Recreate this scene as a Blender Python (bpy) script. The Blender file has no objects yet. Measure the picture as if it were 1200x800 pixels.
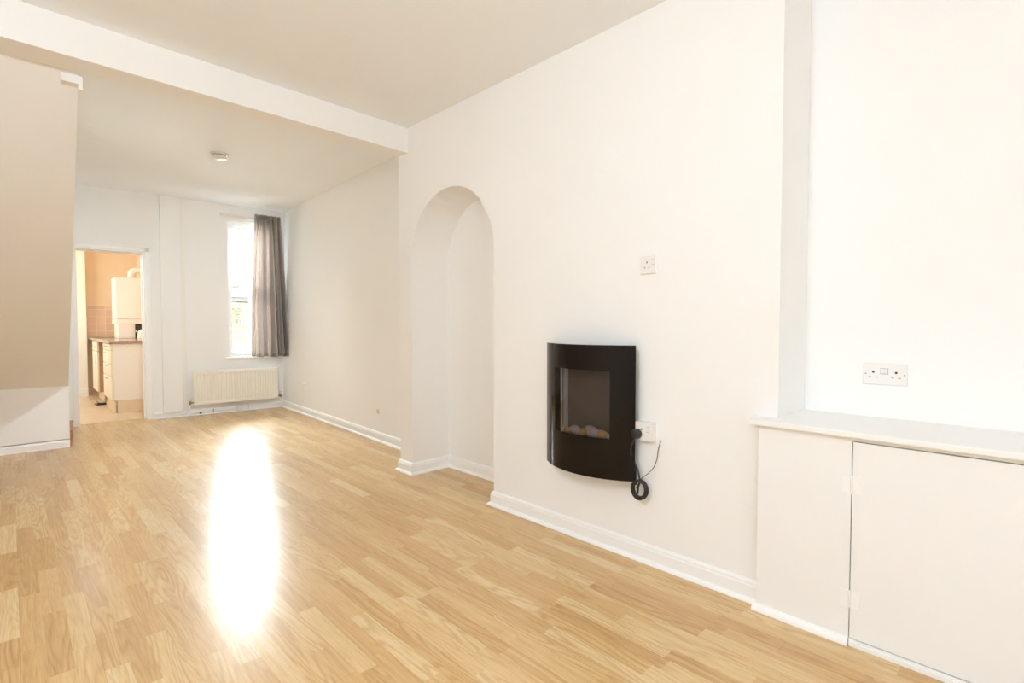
import bpy, math, random
from mathutils import Vector, Matrix
random.seed(4)
S = bpy.context.scene
COL = S.collection
PI = math.pi

# ------------------------------------------------------------------ materials
def mat(name, col, rough=.5, metal=0., spec=.5, coat=0., coat_r=.1, bump=0., bscale=60., var=0., vscale=4., trans=0., sss=0.):
    m = bpy.data.materials.new(name); m.use_nodes = True
    nt = m.node_tree; b = nt.nodes['Principled BSDF']
    b.inputs['Base Color'].default_value = (*col, 1)
    b.inputs['Roughness'].default_value = rough
    b.inputs['Metallic'].default_value = metal
    b.inputs['Specular IOR Level'].default_value = spec
    b.inputs['Coat Weight'].default_value = coat
    b.inputs['Coat Roughness'].default_value = coat_r
    tc = nt.nodes.new('ShaderNodeTexCoord')
    if var:
        n = nt.nodes.new('ShaderNodeTexNoise'); n.inputs['Scale'].default_value = vscale; n.inputs['Detail'].default_value = 4
        nt.links.new(tc.outputs['Object'], n.inputs['Vector'])
        r = nt.nodes.new('ShaderNodeValToRGB')
        r.color_ramp.elements[0].position = .3; r.color_ramp.elements[1].position = .7
        r.color_ramp.elements[0].color = (*[c*(1-var) for c in col], 1)
        r.color_ramp.elements[1].color = (*[min(1, c*(1+var)) for c in col], 1)
        nt.links.new(n.outputs['Fac'], r.inputs['Fac']); nt.links.new(r.outputs['Color'], b.inputs['Base Color'])
    if bump:
        n = nt.nodes.new('ShaderNodeTexNoise'); n.inputs['Scale'].default_value = bscale; n.inputs['Detail'].default_value = 5
        nt.links.new(tc.outputs['Object'], n.inputs['Vector'])
        bp = nt.nodes.new('ShaderNodeBump'); bp.inputs['Strength'].default_value = bump; bp.inputs['Distance'].default_value = .004
        nt.links.new(n.outputs['Fac'], bp.inputs['Height']); nt.links.new(bp.outputs['Normal'], b.inputs['Normal'])
    return m

M = {}
M['wall'] = mat('warm_white_emulsion', (.888, .882, .866), .75, spec=.25, bump=.10, bscale=45, var=.008, vscale=2)
M['ceiling'] = mat('ceiling_emulsion', (.88, .90, .915), .85, spec=.2, bump=.08, bscale=60, var=.008, vscale=2)
M['gloss'] = mat('white_gloss_paint', (.905, .90, .89), .35, spec=.4, var=.01, vscale=5)
M['satin'] = mat('cupboard_satin_paint', (.875, .868, .855), .5, spec=.35, bump=.06, bscale=30, var=.01, vscale=3)
M['plastic'] = mat('white_plastic', (.84, .81, .79), .3, spec=.5)
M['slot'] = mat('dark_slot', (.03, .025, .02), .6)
M['slot_soft'] = mat('grey_slot_shutter', (.30, .27, .25), .5)
M['cream_metal'] = mat('cream_radiator_enamel', (.86, .82, .73), .4, spec=.4)
M['brass'] = mat('aged_brass', (.35, .27, .17), .4, metal=.8)
M['black_glass'] = mat('black_glass', (.011, .007, .005), .05, spec=.16)
M['black_metal'] = mat('black_powder_coat', (.02, .018, .016), .45)
M['firebox'] = mat('dark_firebox_lining', (.21, .195, .185), .6)
M['reflection_paint'] = mat('painted_fire_reflection', (.60, .66, .76), .35)  # pale blue-grey colour standing in for reflections in the fire
M['rubber'] = mat('black_rubber_flex', (.02, .019, .02), .4)
M['pebble_grey'] = mat('grey_pebble', (.55, .56, .60), .6, var=.15, vscale=40)
M['pebble_tan'] = mat('amber_pebble', (.62, .45, .22), .55, var=.2, vscale=40)
M['ivory'] = mat('ivory_plastic', (.74, .70, .63), .4)
M['peach'] = mat('peach_kitchen_paint', (.80, .65, .46), .75, spec=.2, var=.02)
M['pale_yellow'] = mat('pale_cream_kitchen_paint', (.90, .87, .76), .7, spec=.2, var=.01)
M['cabinet'] = mat('ivory_cabinet_laminate', (.86, .81, .74), .4, spec=.4)
M['cab_front'] = mat('cream_cabinet_front', (.88, .82, .68), .35)
M['cab_side'] = mat('beech_cabinet_side', (.50, .30, .16), .5, var=.1, vscale=9)
M['plinth'] = mat('beech_plinth', (.76, .62, .44), .5, var=.03)
M['boiler'] = mat('white_boiler_enamel', (.86, .82, .76), .35)
M['worktop'] = mat('brown_speckled_worktop', (.40, .27, .19), .18, var=.35, vscale=70, coat=.4)
M['chrome'] = mat('polished_steel', (.8, .79, .78), .15, metal=1.)
M['vinyl'] = mat('beige_kitchen_vinyl', (.64, .52, .37), .32, spec=.4, var=.06, vscale=6)
M['wood_step'] = mat('varnished_step_wood', (.42, .22, .10), .4, var=.15, vscale=12)
M['leaf'] = mat('green_leaf', (.16, .26, .10), .6, var=.2, vscale=20)
M['render'] = mat('pale_render', (.55, .50, .44), .8, var=.05)
M['slate'] = mat('grey_roof_slate', (.30, .30, .30), .7, var=.1, vscale=3)
M['paving'] = mat('yard_paving', (.32, .30, .27), .85, var=.1, vscale=3)
M['boxing_shade'] = mat('shaded_boxing_cream', (.86, .85, .80), .5)  # creamier tint that paints shade on the side of the boxing
M['filament'] = mat('white_lamp_shade', (.9, .88, .82), .6)

def nodes(m): return m.node_tree.nodes, m.node_tree.links
def mth(N, L, op, a, b=None, c=None):
    n = N.new('ShaderNodeMath'); n.operation = op
    for i, v in enumerate((a, b, c)):
        if v is None: continue
        if isinstance(v, (int, float)): n.inputs[i].default_value = v
        else: L.new(v, n.inputs[i])
    return n.outputs[0]
def ramp(N, L, fac, stops):
    r = N.new('ShaderNodeValToRGB'); L.new(fac, r.inputs['Fac'])
    e = r.color_ramp.elements
    while len(e) < len(stops): e.new(.5)
    for el, (p, c) in zip(e, stops): el.position = p; el.color = (*c, 1)
    return r.outputs['Color']

def laminate():
    m = bpy.data.materials.new('oak_strip_laminate'); m.use_nodes = True
    N, L = nodes(m); b = N['Principled BSDF']
    tc = N.new('ShaderNodeTexCoord'); sp = N.new('ShaderNodeSeparateXYZ'); L.new(tc.outputs['Object'], sp.inputs[0])
    x, y = sp.outputs[0], sp.outputs[1]
    cx = mth(N, L, 'DIVIDE', x, .066); col = mth(N, L, 'FLOOR', cx)
    w1 = N.new('ShaderNodeTexWhiteNoise'); w1.noise_dimensions = '1D'; L.new(col, w1.inputs['W'])
    ry = mth(N, L, 'ADD', mth(N, L, 'DIVIDE', y, .50), mth(N, L, 'MULTIPLY', w1.outputs['Value'], 17.3))
    row = mth(N, L, 'FLOOR', ry)
    cv = N.new('ShaderNodeCombineXYZ'); L.new(col, cv.inputs[0]); L.new(row, cv.inputs[1])
    w2 = N.new('ShaderNodeTexWhiteNoise'); w2.noise_dimensions = '2D'; L.new(cv.outputs[0], w2.inputs['Vector'])
    idv = w2.outputs['Value']
    # cathedral rings, different on every stave
    gx = mth(N, L, 'ADD', mth(N, L, 'MULTIPLY', x, 13.), mth(N, L, 'MULTIPLY', idv, 53.))
    gy = mth(N, L, 'ADD', mth(N, L, 'MULTIPLY', y, 1.25), mth(N, L, 'MULTIPLY', idv, 91.))
    gv = N.new('ShaderNodeCombineXYZ'); L.new(gx, gv.inputs[0]); L.new(gy, gv.inputs[1])
    n1 = N.new('ShaderNodeTexNoise'); n1.inputs['Scale'].default_value = 1.; n1.inputs['Detail'].default_value = 1.2
    n1.inputs['Roughness'].default_value = .35; L.new(gv.outputs[0], n1.inputs['Vector'])
    rings = mth(N, L, 'SINE', mth(N, L, 'MULTIPLY', n1.outputs['Fac'], 80.))
    rl = mth(N, L, 'POWER', mth(N, L, 'ADD', mth(N, L, 'MULTIPLY', rings, .5), .5), 2.2)
    # fine pores
    fv = N.new('ShaderNodeCombineXYZ'); L.new(mth(N, L, 'MULTIPLY', x, 260.), fv.inputs[0]); L.new(mth(N, L, 'ADD', mth(N, L, 'MULTIPLY', y, 9.), mth(N, L, 'MULTIPLY', idv, 30.)), fv.inputs[1])
    n2 = N.new('ShaderNodeTexNoise'); n2.inputs['Scale'].default_value = 1.; n2.inputs['Detail'].default_value = 3; L.new(fv.outputs[0], n2.inputs['Vector'])
    # broad tone drift in a stave
    bv = N.new('ShaderNodeCombineXYZ'); L.new(mth(N, L, 'MULTIPLY', x, 55.), bv.inputs[0]); L.new(mth(N, L, 'ADD', mth(N, L, 'MULTIPLY', y, 1.1), mth(N, L, 'MULTIPLY', idv, 70.)), bv.inputs[1])
    n3 = N.new('ShaderNodeTexNoise'); n3.inputs['Scale'].default_value = 1.; n3.inputs['Detail'].default_value = 2; L.new(bv.outputs[0], n3.inputs['Vector'])
    tone = mth(N, L, 'ADD', mth(N, L, 'MULTIPLY', idv, .50), mth(N, L, 'MULTIPLY', n3.outputs['Fac'], .55))
    base = ramp(N, L, tone, [(0.15, (.51, .315, .135)), (.38, (.62, .405, .185)), (.62, (.68, .475, .235)), (.90, (.75, .58, .34))])
    def mul(c, f, lo):
        mx = N.new('ShaderNodeMix'); mx.data_type = 'RGBA'; mx.blend_type = 'MULTIPLY'; mx.inputs[0].default_value = 1.
        g = ramp(N, L, f, [(0, lo), (1, (1, 1, 1))]); L.new(c, mx.inputs[6]); L.new(g, mx.inputs[7]); return mx.outputs[2]
    c = mul(base, mth(N, L, 'SUBTRACT', 1., mth(N, L, 'MULTIPLY', rl, mth(N, L, 'MULTIPLY', w2.outputs['Color'], .75))), (.74, .63, .51))
    c = mul(c, mth(N, L, 'MINIMUM', 1., mth(N, L, 'MULTIPLY', n2.outputs['Fac'], 1.7)), (.74, .65, .55))
    # seams between three-strip boards, and board ends
    bx = mth(N, L, 'DIVIDE', x, .198); bf = mth(N, L, 'FRACT', bx); bc = mth(N, L, 'FLOOR', bx)
    dx = mth(N, L, 'MINIMUM', bf, mth(N, L, 'SUBTRACT', 1., bf))
    w3 = N.new('ShaderNodeTexWhiteNoise'); w3.noise_dimensions = '1D'; L.new(bc, w3.inputs['W'])
    byf = mth(N, L, 'FRACT', mth(N, L, 'ADD', mth(N, L, 'DIVIDE', y, 1.29), w3.outputs['Value']))
    dy = mth(N, L, 'MINIMUM', byf, mth(N, L, 'SUBTRACT', 1., byf))
    sx = mth(N, L, 'LESS_THAN', dx, .0055); sy = mth(N, L, 'LESS_THAN', dy, .0009)
    seam = mth(N, L, 'MAXIMUM', sx, sy)
    nz = N.new('ShaderNodeTexNoise'); nz.inputs['Scale'].default_value = 1.3; L.new(tc.outputs['Object'], nz.inputs['Vector'])
    seam = mth(N, L, 'MULTIPLY', seam, mth(N, L, 'GREATER_THAN', nz.outputs['Fac'], .50))
    mx = N.new('ShaderNodeMix'); mx.data_type = 'RGBA'; L.new(mth(N, L, 'MULTIPLY', seam, .35), mx.inputs[0]); L.new(c, mx.inputs[6]); mx.inputs[7].default_value = (.30, .17, .08, 1)
    L.new(mx.outputs[2], b.inputs['Base Color'])
    bp = N.new('ShaderNodeBump'); bp.inputs['Strength'].default_value = .5; bp.inputs['Distance'].default_value = .001
    L.new(mth(N, L, 'SUBTRACT', 1., seam), bp.inputs['Height']); L.new(bp.outputs['Normal'], b.inputs['Normal'])
    b.inputs['Roughness'].default_value = .25; b.inputs['Specular IOR Level'].default_value = .5
    return m
M['floor'] = laminate()

def brickmat(name, c1, c2, mo, bw, bh, ms, rot=None, rough=.85):
    m = bpy.data.materials.new(name); m.use_nodes = True; N, L = nodes(m); b = N['Principled BSDF']
    tc = N.new('ShaderNodeTexCoord'); mp = N.new('ShaderNodeMapping'); L.new(tc.outputs['Object'], mp.inputs[0])
    if rot: mp.inputs['Rotation'].default_value = rot
    br = N.new('ShaderNodeTexBrick'); L.new(mp.outputs[0], br.inputs['Vector'])
    br.inputs['Color1'].default_value = (*c1, 1); br.inputs['Color2'].default_value = (*c2, 1); br.inputs['Mortar'].default_value = (*mo, 1)
    br.inputs['Scale'].default_value = 1.; br.inputs['Brick Width'].default_value = bw; br.inputs['Row Height'].default_value = bh
    br.inputs['Mortar Size'].default_value = ms; br.inputs['Bias'].default_value = 0
    L.new(br.outputs['Color'], b.inputs['Base Color']); b.inputs['Roughness'].default_value = rough
    return m
M['brick'] = brickmat('weathered_yard_brick', (.18, .14, .11), (.11, .092, .08), (.23, .21, .19), .26, .115, .014, (PI/2, 0, 0))
M['tiles'] = brickmat('beige_splashback_tile', (.66, .47, .33), (.74, .56, .41), (.80, .66, .50), .115, .115, .004, (PI/2, 0, 0), .3)
M['tiles'].node_tree.nodes['Brick Texture'].offset = 0

def curtain_mat():
    m = bpy.data.materials.new('taupe_curtain_cloth'); m.use_nodes = True; N, L = nodes(m)
    N.remove(N['Principled BSDF']); out = N['Material Output']
    d = N.new('ShaderNodeBsdfDiffuse'); t = N.new('ShaderNodeBsdfTranslucent'); mx = N.new('ShaderNodeMixShader')
    tc = N.new('ShaderNodeTexCoord'); mp = N.new('ShaderNodeMapping'); mp.inputs['Scale'].default_value = (1, 1, .15)
    n = N.new('ShaderNodeTexNoise'); n.inputs['Scale'].default_value = 120; L.new(tc.outputs['Object'], mp.inputs[0]); L.new(mp.outputs[0], n.inputs['Vector'])
    c = ramp(N, L, n.outputs['Fac'], [(.3, (.42, .41, .40)), (.7, (.53, .52, .51))])
    L.new(c, d.inputs[0]); t.inputs[0].default_value = (.66, .56, .50, 1); mx.inputs[0].default_value = .36
    L.new(d.outputs[0], mx.inputs[1]); L.new(t.outputs[0], mx.inputs[2]); L.new(mx.outputs[0], out.inputs[0])
    return m
M['curtain'] = curtain_mat()
def glassmat(name, tint, gl=.05, ior=1.45):
    m = bpy.data.materials.new(name); m.use_nodes = True; N, L = nodes(m)
    N.remove(N['Principled BSDF']); out = N['Material Output']
    t = N.new('ShaderNodeBsdfTransparent'); t.inputs[0].default_value = (*tint, 1)
    g = N.new('ShaderNodeBsdfGlossy'); g.inputs['Roughness'].default_value = gl
    fr = N.new('ShaderNodeFresnel'); fr.inputs['IOR'].default_value = ior
    mx = N.new('ShaderNodeMixShader'); L.new(fr.outputs[0], mx.inputs[0]); L.new(t.outputs[0], mx.inputs[1]); L.new(g.outputs[0], mx.inputs[2]); L.new(mx.outputs[0], out.inputs[0])
    return m
M['glass'] = glassmat('window_glass', (.97, .98, .97), .0)
M['smoked'] = glassmat('smoked_viewing_glass', (.74, .70, .67), .04, 1.22)

# ------------------------------------------------------------------ mesh helpers
class MB:
    def __init__(s): s.v = []; s.f = []
    def add(s, vs, fs):
        n = len(s.v); s.v += [tuple(p) for p in vs]; s.f += [tuple(i+n for i in f) for f in fs]; return s
    def quad(s, a, b, c, d): return s.add([a, b, c, d], [(0, 1, 2, 3)])
    def box(s, x0, x1, y0, y1, z0, z1):
        return s.add([(x0,y0,z0),(x1,y0,z0),(x1,y1,z0),(x0,y1,z0),(x0,y0,z1),(x1,y0,z1),(x1,y1,z1),(x0,y1,z1)],
                     [(0,3,2,1),(4,5,6,7),(0,1,5,4),(1,2,6,5),(2,3,7,6),(3,0,4,7)])
    def hexa(s, bot, top):      # four bottom, four top corners
        return s.add(list(bot)+list(top), [(0,3,2,1),(4,5,6,7),(0,1,5,4),(1,2,6,5),(2,3,7,6),(3,0,4,7)])
    def prism(s, pts, fn, a, b):   # 2-D outline extruded: fn(p, q, t)
        n = len(pts); vs = [fn(p, q, a) for p, q in pts] + [fn(p, q, b) for p, q in pts]
        fs = [tuple(range(n))[::-1], tuple(range(n, 2*n))] + [(i, (i+1) % n, n+(i+1) % n, n+i) for i in range(n)]
        return s.add(vs, fs)
    def tube(s, path, r, seg=10, cap=True):
        path = [Vector(p) for p in path]; n = len(path); rs = r if isinstance(r, (list, tuple)) else [r]*n
        vs = []; up = None
        for i, p in enumerate(path):
            t = (path[min(i+1, n-1)] - path[max(i-1, 0)]).normalized()
            if up is None: up = Vector((0,0,1)) if abs(t.z) < .9 else Vector((1,0,0))
            a = up - t*up.dot(t)
            if a.length < 1e-6: a = t.orthogonal()
            a.normalize(); b = t.cross(a); up = a
            for k in range(seg):
                q = 2*PI*k/seg; vs.append(p + (a*math.cos(q) + b*math.sin(q))*rs[i])
        fs = [(i*seg+k, i*seg+(k+1) % seg, (i+1)*seg+(k+1) % seg, (i+1)*seg+k) for i in range(n-1) for k in range(seg)]
        if cap: fs += [tuple(range(seg))[::-1], tuple((n-1)*seg+k for k in range(seg))]
        return s.add(vs, fs)
    def lathe(s, prof, seg=32, c=(0, 0, 0)):   # (r, z) around z
        vs = [(c[0]+r*math.cos(2*PI*k/seg), c[1]+r*math.sin(2*PI*k/seg), c[2]+z) for r, z in prof for k in range(seg)]
        n = len(prof)
        fs = [(i*seg+k, i*seg+(k+1) % seg, (i+1)*seg+(k+1) % seg, (i+1)*seg+k) for i in range(n-1) for k in range(seg)]
        fs += [tuple(range(seg))[::-1], tuple((n-1)*seg+k for k in range(seg))]
        return s.add(vs, fs)
    def build(s, name, m, parent=None, loc=None, rot=0., bevel=0., smooth=False, kind=None, recalc=True):
        me = bpy.data.meshes.new(name); me.from_pydata(s.v, [], s.f); me.update()
        if recalc:
            import bmesh
            b = bmesh.new(); b.from_mesh(me); bmesh.ops.recalc_face_normals(b, faces=b.faces[:]); b.to_mesh(me); b.free()
        o = bpy.data.objects.new(name, me); COL.objects.link(o); me.materials.append(m if not isinstance(m, str) else M[m])
        if parent: o.parent = parent
        if loc: o.location = loc
        o.rotation_euler = (0, 0, rot)
        if smooth:
            for p in me.polygons: p.use_smooth = True
            try: me.set_sharp_from_angle(angle=math.radians(40))
            except Exception: pass
        if bevel:
            bm = o.modifiers.new('bevel', 'BEVEL'); bm.width = bevel; bm.segments = 2; bm.limit_method = 'ANGLE'
        if kind: o['kind'] = kind
        return o
def empty(name, loc, rot=0., label=None, cat=None, group=None):
    o = bpy.data.objects.new(name, None); COL.objects.link(o); o.location = loc; o.rotation_euler = (0, 0, rot); o.empty_display_size = .1
    return tag(o, label, cat, group)
def tag(o, label=None, cat=None, group=None, kind=None):
    if label: o['label'] = label
    if cat: o['category'] = cat
    if group: o['group'] = group
    if kind: o['kind'] = kind
    return o

# end-wall frame of the back half of the room: it stands 2.75 degrees off the front half
RA = math.radians(2.75)
EO = Vector((1.2, 7.47, 0)); EU = Vector((math.cos(RA), -math.sin(RA), 0)); EV = Vector((math.sin(RA), math.cos(RA), 0))
def E(u, w, z): return EO + EU*u + EV*w + Vector((0, 0, z))
ROT_END = -RA               # local x = along the end wall, y = into the wall
ROT_R = -PI/2               # for the right-hand wall: local x = to the right as seen, y = into the wall
ROT_RR = -PI/2 - RA
HF, HR = 2.612, 2.69        # ceiling heights, front half and back half
XL = -1.7; YF = -2.9       # left wall and front (street) wall
XB, XR, XN = 2.18, 2.50, 2.525  # breast face, recess back, niche back

# ------------------------------------------------------------------ floors and ceilings
b = MB(); b.box(XL-.1, 3.0, YF-.1, 7.64, -.06, 0); b.build('floor', 'floor', kind='structure')
b = MB(); b.box(-.7, 1.7, 7.641, 10.9, -.06, .001); b.build('floor_kitchen', 'vinyl', kind='structure')
b = MB(); b.box(-.05+.62, 1.16, 7.60, 7.66, 0, .004); b.build('trim_threshold', M['vinyl'], kind='structure')
b = MB(); b.box(XL-.1, 2.7, YF-.1, 3.42, HF, HF+.12); b.build('ceiling', 'ceiling', kind='structure')
b = MB(); b.box(XL-.1, 3.0, 3.40, 7.62, HR, HR+.12); b.build('ceiling_rear', 'ceiling', kind='structure')
b = MB(); b.box(-.7, 1.7, 7.66, 10.9, 2.33, 2.4); b.build('ceiling_kitchen', 'peach', kind='structure')

# ceiling beam between the two halves (slightly skewed)
b = MB()
bl = [(XL, 3.29+.043*XL), (XB+.02, 3.29+.043*XB), (XB+.02, 3.53), (XL, 3.487+.02*XL)]
b.hexa([(x, y, 2.428) for x, y in bl], [(x, y, HR+.1) for x, y in bl]); b.build('beam', 'wall', kind='structure', bevel=.004)

# ------------------------------------------------------------------ right wall with the arched niche
YA, YB, ZS = 2.42, 3.34, 1.62
RC, YC = (YB-YA)/2, (YA+YB)/2
YP, YE = 3.51, .738   # ends of the breast
b = MB(); T = HR+.1
b.quad((XB, YE, 0), (XB, YA, 0), (XB, YA, T), (XB, YE, T))
b.quad((XB, YB, 0), (XB, YP, 0), (XB, YP, T), (XB, YB, T))
NA = 56; arc = [(YC - RC*math.cos(PI*i/NA), ZS + RC*math.sin(PI*i/NA)) for i in range(NA+1)]
for (y0, z0), (y1, z1) in zip(arc, arc[1:]):
    b.quad((XB, y0, z0), (XB, y1, z1), (XB, y1, T), (XB, y0, T))
b.quad((XB, YP, 0), (2.60, YP, 0), (2.60, YP, T), (XB, YP, T))
b.quad((XB, YE, 0), (XR+.1, YE, 0), (XR+.1, YE, T), (XB, YE, T))
b.build('wall_right', 'wall', kind='structure')
b = MB(); inset = [(YA, 0)] + arc + [(YB, 0)]
for (y0, z0), (y1, z1) in zip(inset, inset[1:]):
    b.quad((XB, y0, z0), (XN, y0, z0), (XN, y1, z1), (XB, y1, z1))
b.add([(XN, y, z) for y, z in inset], [tuple(range(len(inset)))])
b.build('wall_niche', 'wall', kind='structure', smooth=True)
b = MB(); b.box(XR, XR+.12, YF, YE+.02, 0, HF); b.box(2.18, XR+.01, YF, -1.45, 0, HF); b.build('wall_recess', 'wall', kind='structure')
# back half: right wall leans out a touch at the top
cb = E(1.52, 0, 0); ct = E(1.565, 0, T); nb = (2.532, 3.50, 0); nt_ = (2.558, 3.50, T)
b = MB(); b.hexa([nb, cb, cb+Vector((.12, .1, 0)), (2.652, 3.50, 0)], [nt_, ct, ct+Vector((.12, .1, 0)), (2.678, 3.50, T)])
b.build('wall_right_rear', 'wall', kind='structure')

# ------------------------------------------------------------------ end wall with doorway and window
U0, U1, DZ = -.672, -.03, 2.005
WU0, WU1, WZ0, WZ1 = .845, 1.41, .70, 2.487
TW = .18
def ebox(b, u0, u1, w0, w1, z0, z1): return b.box(u0, u1, w0, w1, z0, z1)   # built in the end wall's own frame
b = MB()
us = [-2.62, U0, U1, WU0, WU1, 1.62]
ebox(b, us[0], us[1], 0, TW, 0, T); ebox(b, us[1], us[2], 0, TW, DZ, T); ebox(b, us[2], us[3], 0, TW, 0, T)
ebox(b, us[3], us[4], 0, TW, 0, WZ0); ebox(b, us[3], us[4], 0, TW, WZ1, T); ebox(b, us[4], us[5], 0, TW, 0, T)
b.build('wall_end', 'wall', loc=EO, rot=ROT_END, kind='structure')
# doorway lining and architrave
d1 = empty('door_1', E(0, 0, 0), ROT_END); d1['kind'] = 'structure'
b = MB(); ebox(b, U0, U0+.012, -.005, TW+.005, 0, DZ); ebox(b, U1-.02, U1, -.005, TW+.005, 0, DZ); ebox(b, U0, U1, -.005, TW+.005, DZ-.02, DZ)
ebox(b, U1-.034, U1-.02, .10, .14, 0, DZ-.02); ebox(b, U0+.02, U1-.02, .10, .14, DZ-.034, DZ-.02)
b.build('door_lining', 'gloss', d1, bevel=.002)
b = MB()
for u0, u1 in ((U0-.042, U0+.008), (U1-.006, U1+.05)):
    ebox(b, u0, u1, -.022, 0, 0, DZ+.05)
ebox(b, U0-.05, U1+.05, -.022, 0, DZ-.006, DZ+.05)
ebox(b, U1+.036, U1+.05, -.034, -.022, 0, DZ+.05); ebox(b, U0-.042, U0-.030, -.034, -.022, 0, DZ+.05); ebox(b, U0-.05, U1+.05, -.034, -.022, DZ+.036, DZ+.05)
b.build('architrave', 'gloss', d1, bevel=.003)

# window: sash with two panes per sash
w1 = empty('window_1', E(0, 0, 0), ROT_END); w1['kind'] = 'structure'
b = MB()
ebox(b, WU0, WU0+.03, .05, .15, WZ0, WZ1); ebox(b, WU1-.03, WU1, .05, .15, WZ0, WZ1); ebox(b, WU0, WU1, .05, .15, WZ1-.04, WZ1); ebox(b, WU0, WU1, .05, .15, WZ0, WZ0+.03)
b.build('window_frame', 'gloss', w1, bevel=.002)
zm = 1.61; um = 1.14
for nm, wa, z0, z1 in (('upper_sash', .105, zm-.02, WZ1-.04), ('lower_sash', .065, WZ0+.03, zm+.045)):
    b = MB(); a0, a1 = WU0+.03, WU1-.03; wb = wa+.035
    zb, zt = z0+(.05 if nm == 'lower_sash' else .045), z1-.045
    ebox(b, a0, a0+.032, wa, wb, z0, z1); ebox(b, a1-.032, a1, wa, wb, z0, z1)
    ebox(b, a0+.032, a1-.032, wa, wb, z0, zb); ebox(b, a0+.032, a1-.032, wa, wb, zt, z1); ebox(b, um-.02, um+.02, wa+.004, wb-.004, zb, zt)
    sh = b.build(nm, 'gloss', w1, bevel=.003)
    g = MB(); ebox(g, a0+.03, a1-.03, wa+.015, wa+.019, zb-.004, zt+.004); g.build('pane', 'glass', sh)
b = MB(); ebox(b, WU0-.045, WU1+.02, -.03, 0, WZ0-.012, WZ0+.014); ebox(b, WU0, WU1, 0, .06, WZ0-.002, WZ0+.014); b.build('window_sill', 'gloss', w1, bevel=.004)

# boxed-in pipe run between doorway and window
b = MB(); ebox(b, .115, .32, -.05, .001, .07, HR); b.build('trim_1', 'wall', loc=EO, rot=ROT_END, kind='structure', bevel=.003)
b = MB(); ebox(b, .32, .368, -.016, .001, .075, HR); b.build('trim_2', M['boxing_shade'], loc=EO, rot=ROT_END, kind='structure', bevel=.006)  # shaded rounded side of the boxing, its shade put into the colour

# ------------------------------------------------------------------ other walls of the shell
FW = (-2.6, -1.5, .9, 2.2)      # unseen window added in the left wall, for light from the left
b = MB(); b.box(XL-.2, XL, YF-.1, FW[0], 0, T); b.box(XL-.2, XL, FW[1], 7.6, 0, T); b.box(XL-.2, XL, FW[0], FW[1], 0, FW[2]); b.box(XL-.2, XL, FW[0], FW[1], FW[3], T)
b.build('wall_left', 'wall', kind='structure')
FV = (-.9, .35, .8, 2.2)
b = MB(); b.box(XL-.2, FV[0], YF-.2, YF, 0, T); b.box(FV[1], 2.65, YF-.2, YF, 0, T); b.box(FV[0], FV[1], YF-.2, YF, 0, FV[2]); b.box(FV[0], FV[1], YF-.2, YF, FV[3], T)
b.build('wall_front', 'wall', kind='structure')
w4 = empty('window_4', (0, YF, 0)); w4['kind'] = 'structure'
b = MB()
for x in (FV[0], -.31, FV[1]-.06): b.box(x, x+.06, -.14, -.06, FV[2], FV[3])
b.box(FV[0], FV[1], -.14, -.06, FV[2], FV[2]+.06); b.box(FV[0], FV[1], -.14, -.06, FV[3]-.06, FV[3]); b.box(FV[0]+.06, FV[1]-.06, -.13, -.07, 1.50, 1.55)
b.build('window_frame', 'gloss', w4, bevel=.003)
b = MB(); b.box(FV[0]-.05, FV[1]+.05, -.2, .06, FV[2]-.025, FV[2]); b.build('window_sill', 'gloss', w4, bevel=.004)
w2 = empty('added_window', (XL, 0, 0)); w2['kind'] = 'structure'  # unseen window, put in as a source of side light
b = MB()
for y in (FW[0], -2.08, FW[1]-.06): b.box(-.14, -.06, y, y+.06, FW[2], FW[3])
b.box(-.14, -.06, FW[0], FW[1], FW[2], FW[2]+.06); b.box(-.14, -.06, FW[0], FW[1], FW[3]-.06, FW[3]); b.box(-.13, -.07, FW[0]+.06, FW[1]-.06, 1.40, 1.45)
b.build('window_frame', 'gloss', w2, bevel=.003)
b = MB(); b.box(-.2, .06, FW[0]-.05, FW[1]+.05, FW[2]-.025, FW[2]); b.build('window_sill', 'gloss', w2, bevel=.004)

# stair enclosure: upright foot, then the sloping underside of the flight up to the beam
ex = lambda y: .285 + (.372-.285)*(y-3.54)/(6.33-3.54)
prof = [(6.33, 0), (6.33, .567), (3.50, 2.455), (3.50, T), (7.0, T), (7.0, 0)]
b = MB(); n = len(prof)
b.add([(XL, y, z) for y, z in prof] + [(ex(y) + (.006 if z < .6 and y < 6.5 else 0), y, z) for y, z in prof],
      [tuple(range(n))[::-1], tuple(range(n, 2*n))] + [(i, (i+1) % n, n+(i+1) % n, n+i) for i in range(n)])
b.build('wall_stair', 'wall', kind='structure')
b = MB(); b.box(.217, .302, 3.535, 3.60, 2.388, 2.43); b.box(.284, .302, 3.535, 3.60, 2.362, 2.392)
b.build('trim_3', 'gloss', kind='structure', bevel=.003)
# bottom stair just showing beyond the enclosure
st = empty('stair_step', (.40, 6.75, 0), 0, 'low varnished brown step end peeping out beside the doorway at left', 'step')
b = MB(); b.add([(-.05,-.38,0),(-.012,-.38,0),(.045,.24,0),(-.05,.24,0),(-.05,-.38,.13),(-.012,-.38,.13),(.045,.24,.13),(-.05,.24,.13)], [(0,3,2,1),(4,5,6,7),(0,1,5,4),(1,2,6,5),(2,3,7,6),(3,0,4,7)])
b.build('riser', 'wood_step', st)
b = MB(); b.add([(-.05,-.385,.13),(-.008,-.385,.13),(.052,.25,.13),(-.05,.25,.13),(-.05,-.385,.15),(-.008,-.385,.15),(.052,.25,.15),(-.05,.25,.15)], [(0,3,2,1),(4,5,6,7),(0,1,5,4),(1,2,6,5),(2,3,7,6),(3,0,4,7)])
b.build('tread', 'wood_step', st, bevel=.003)

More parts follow.
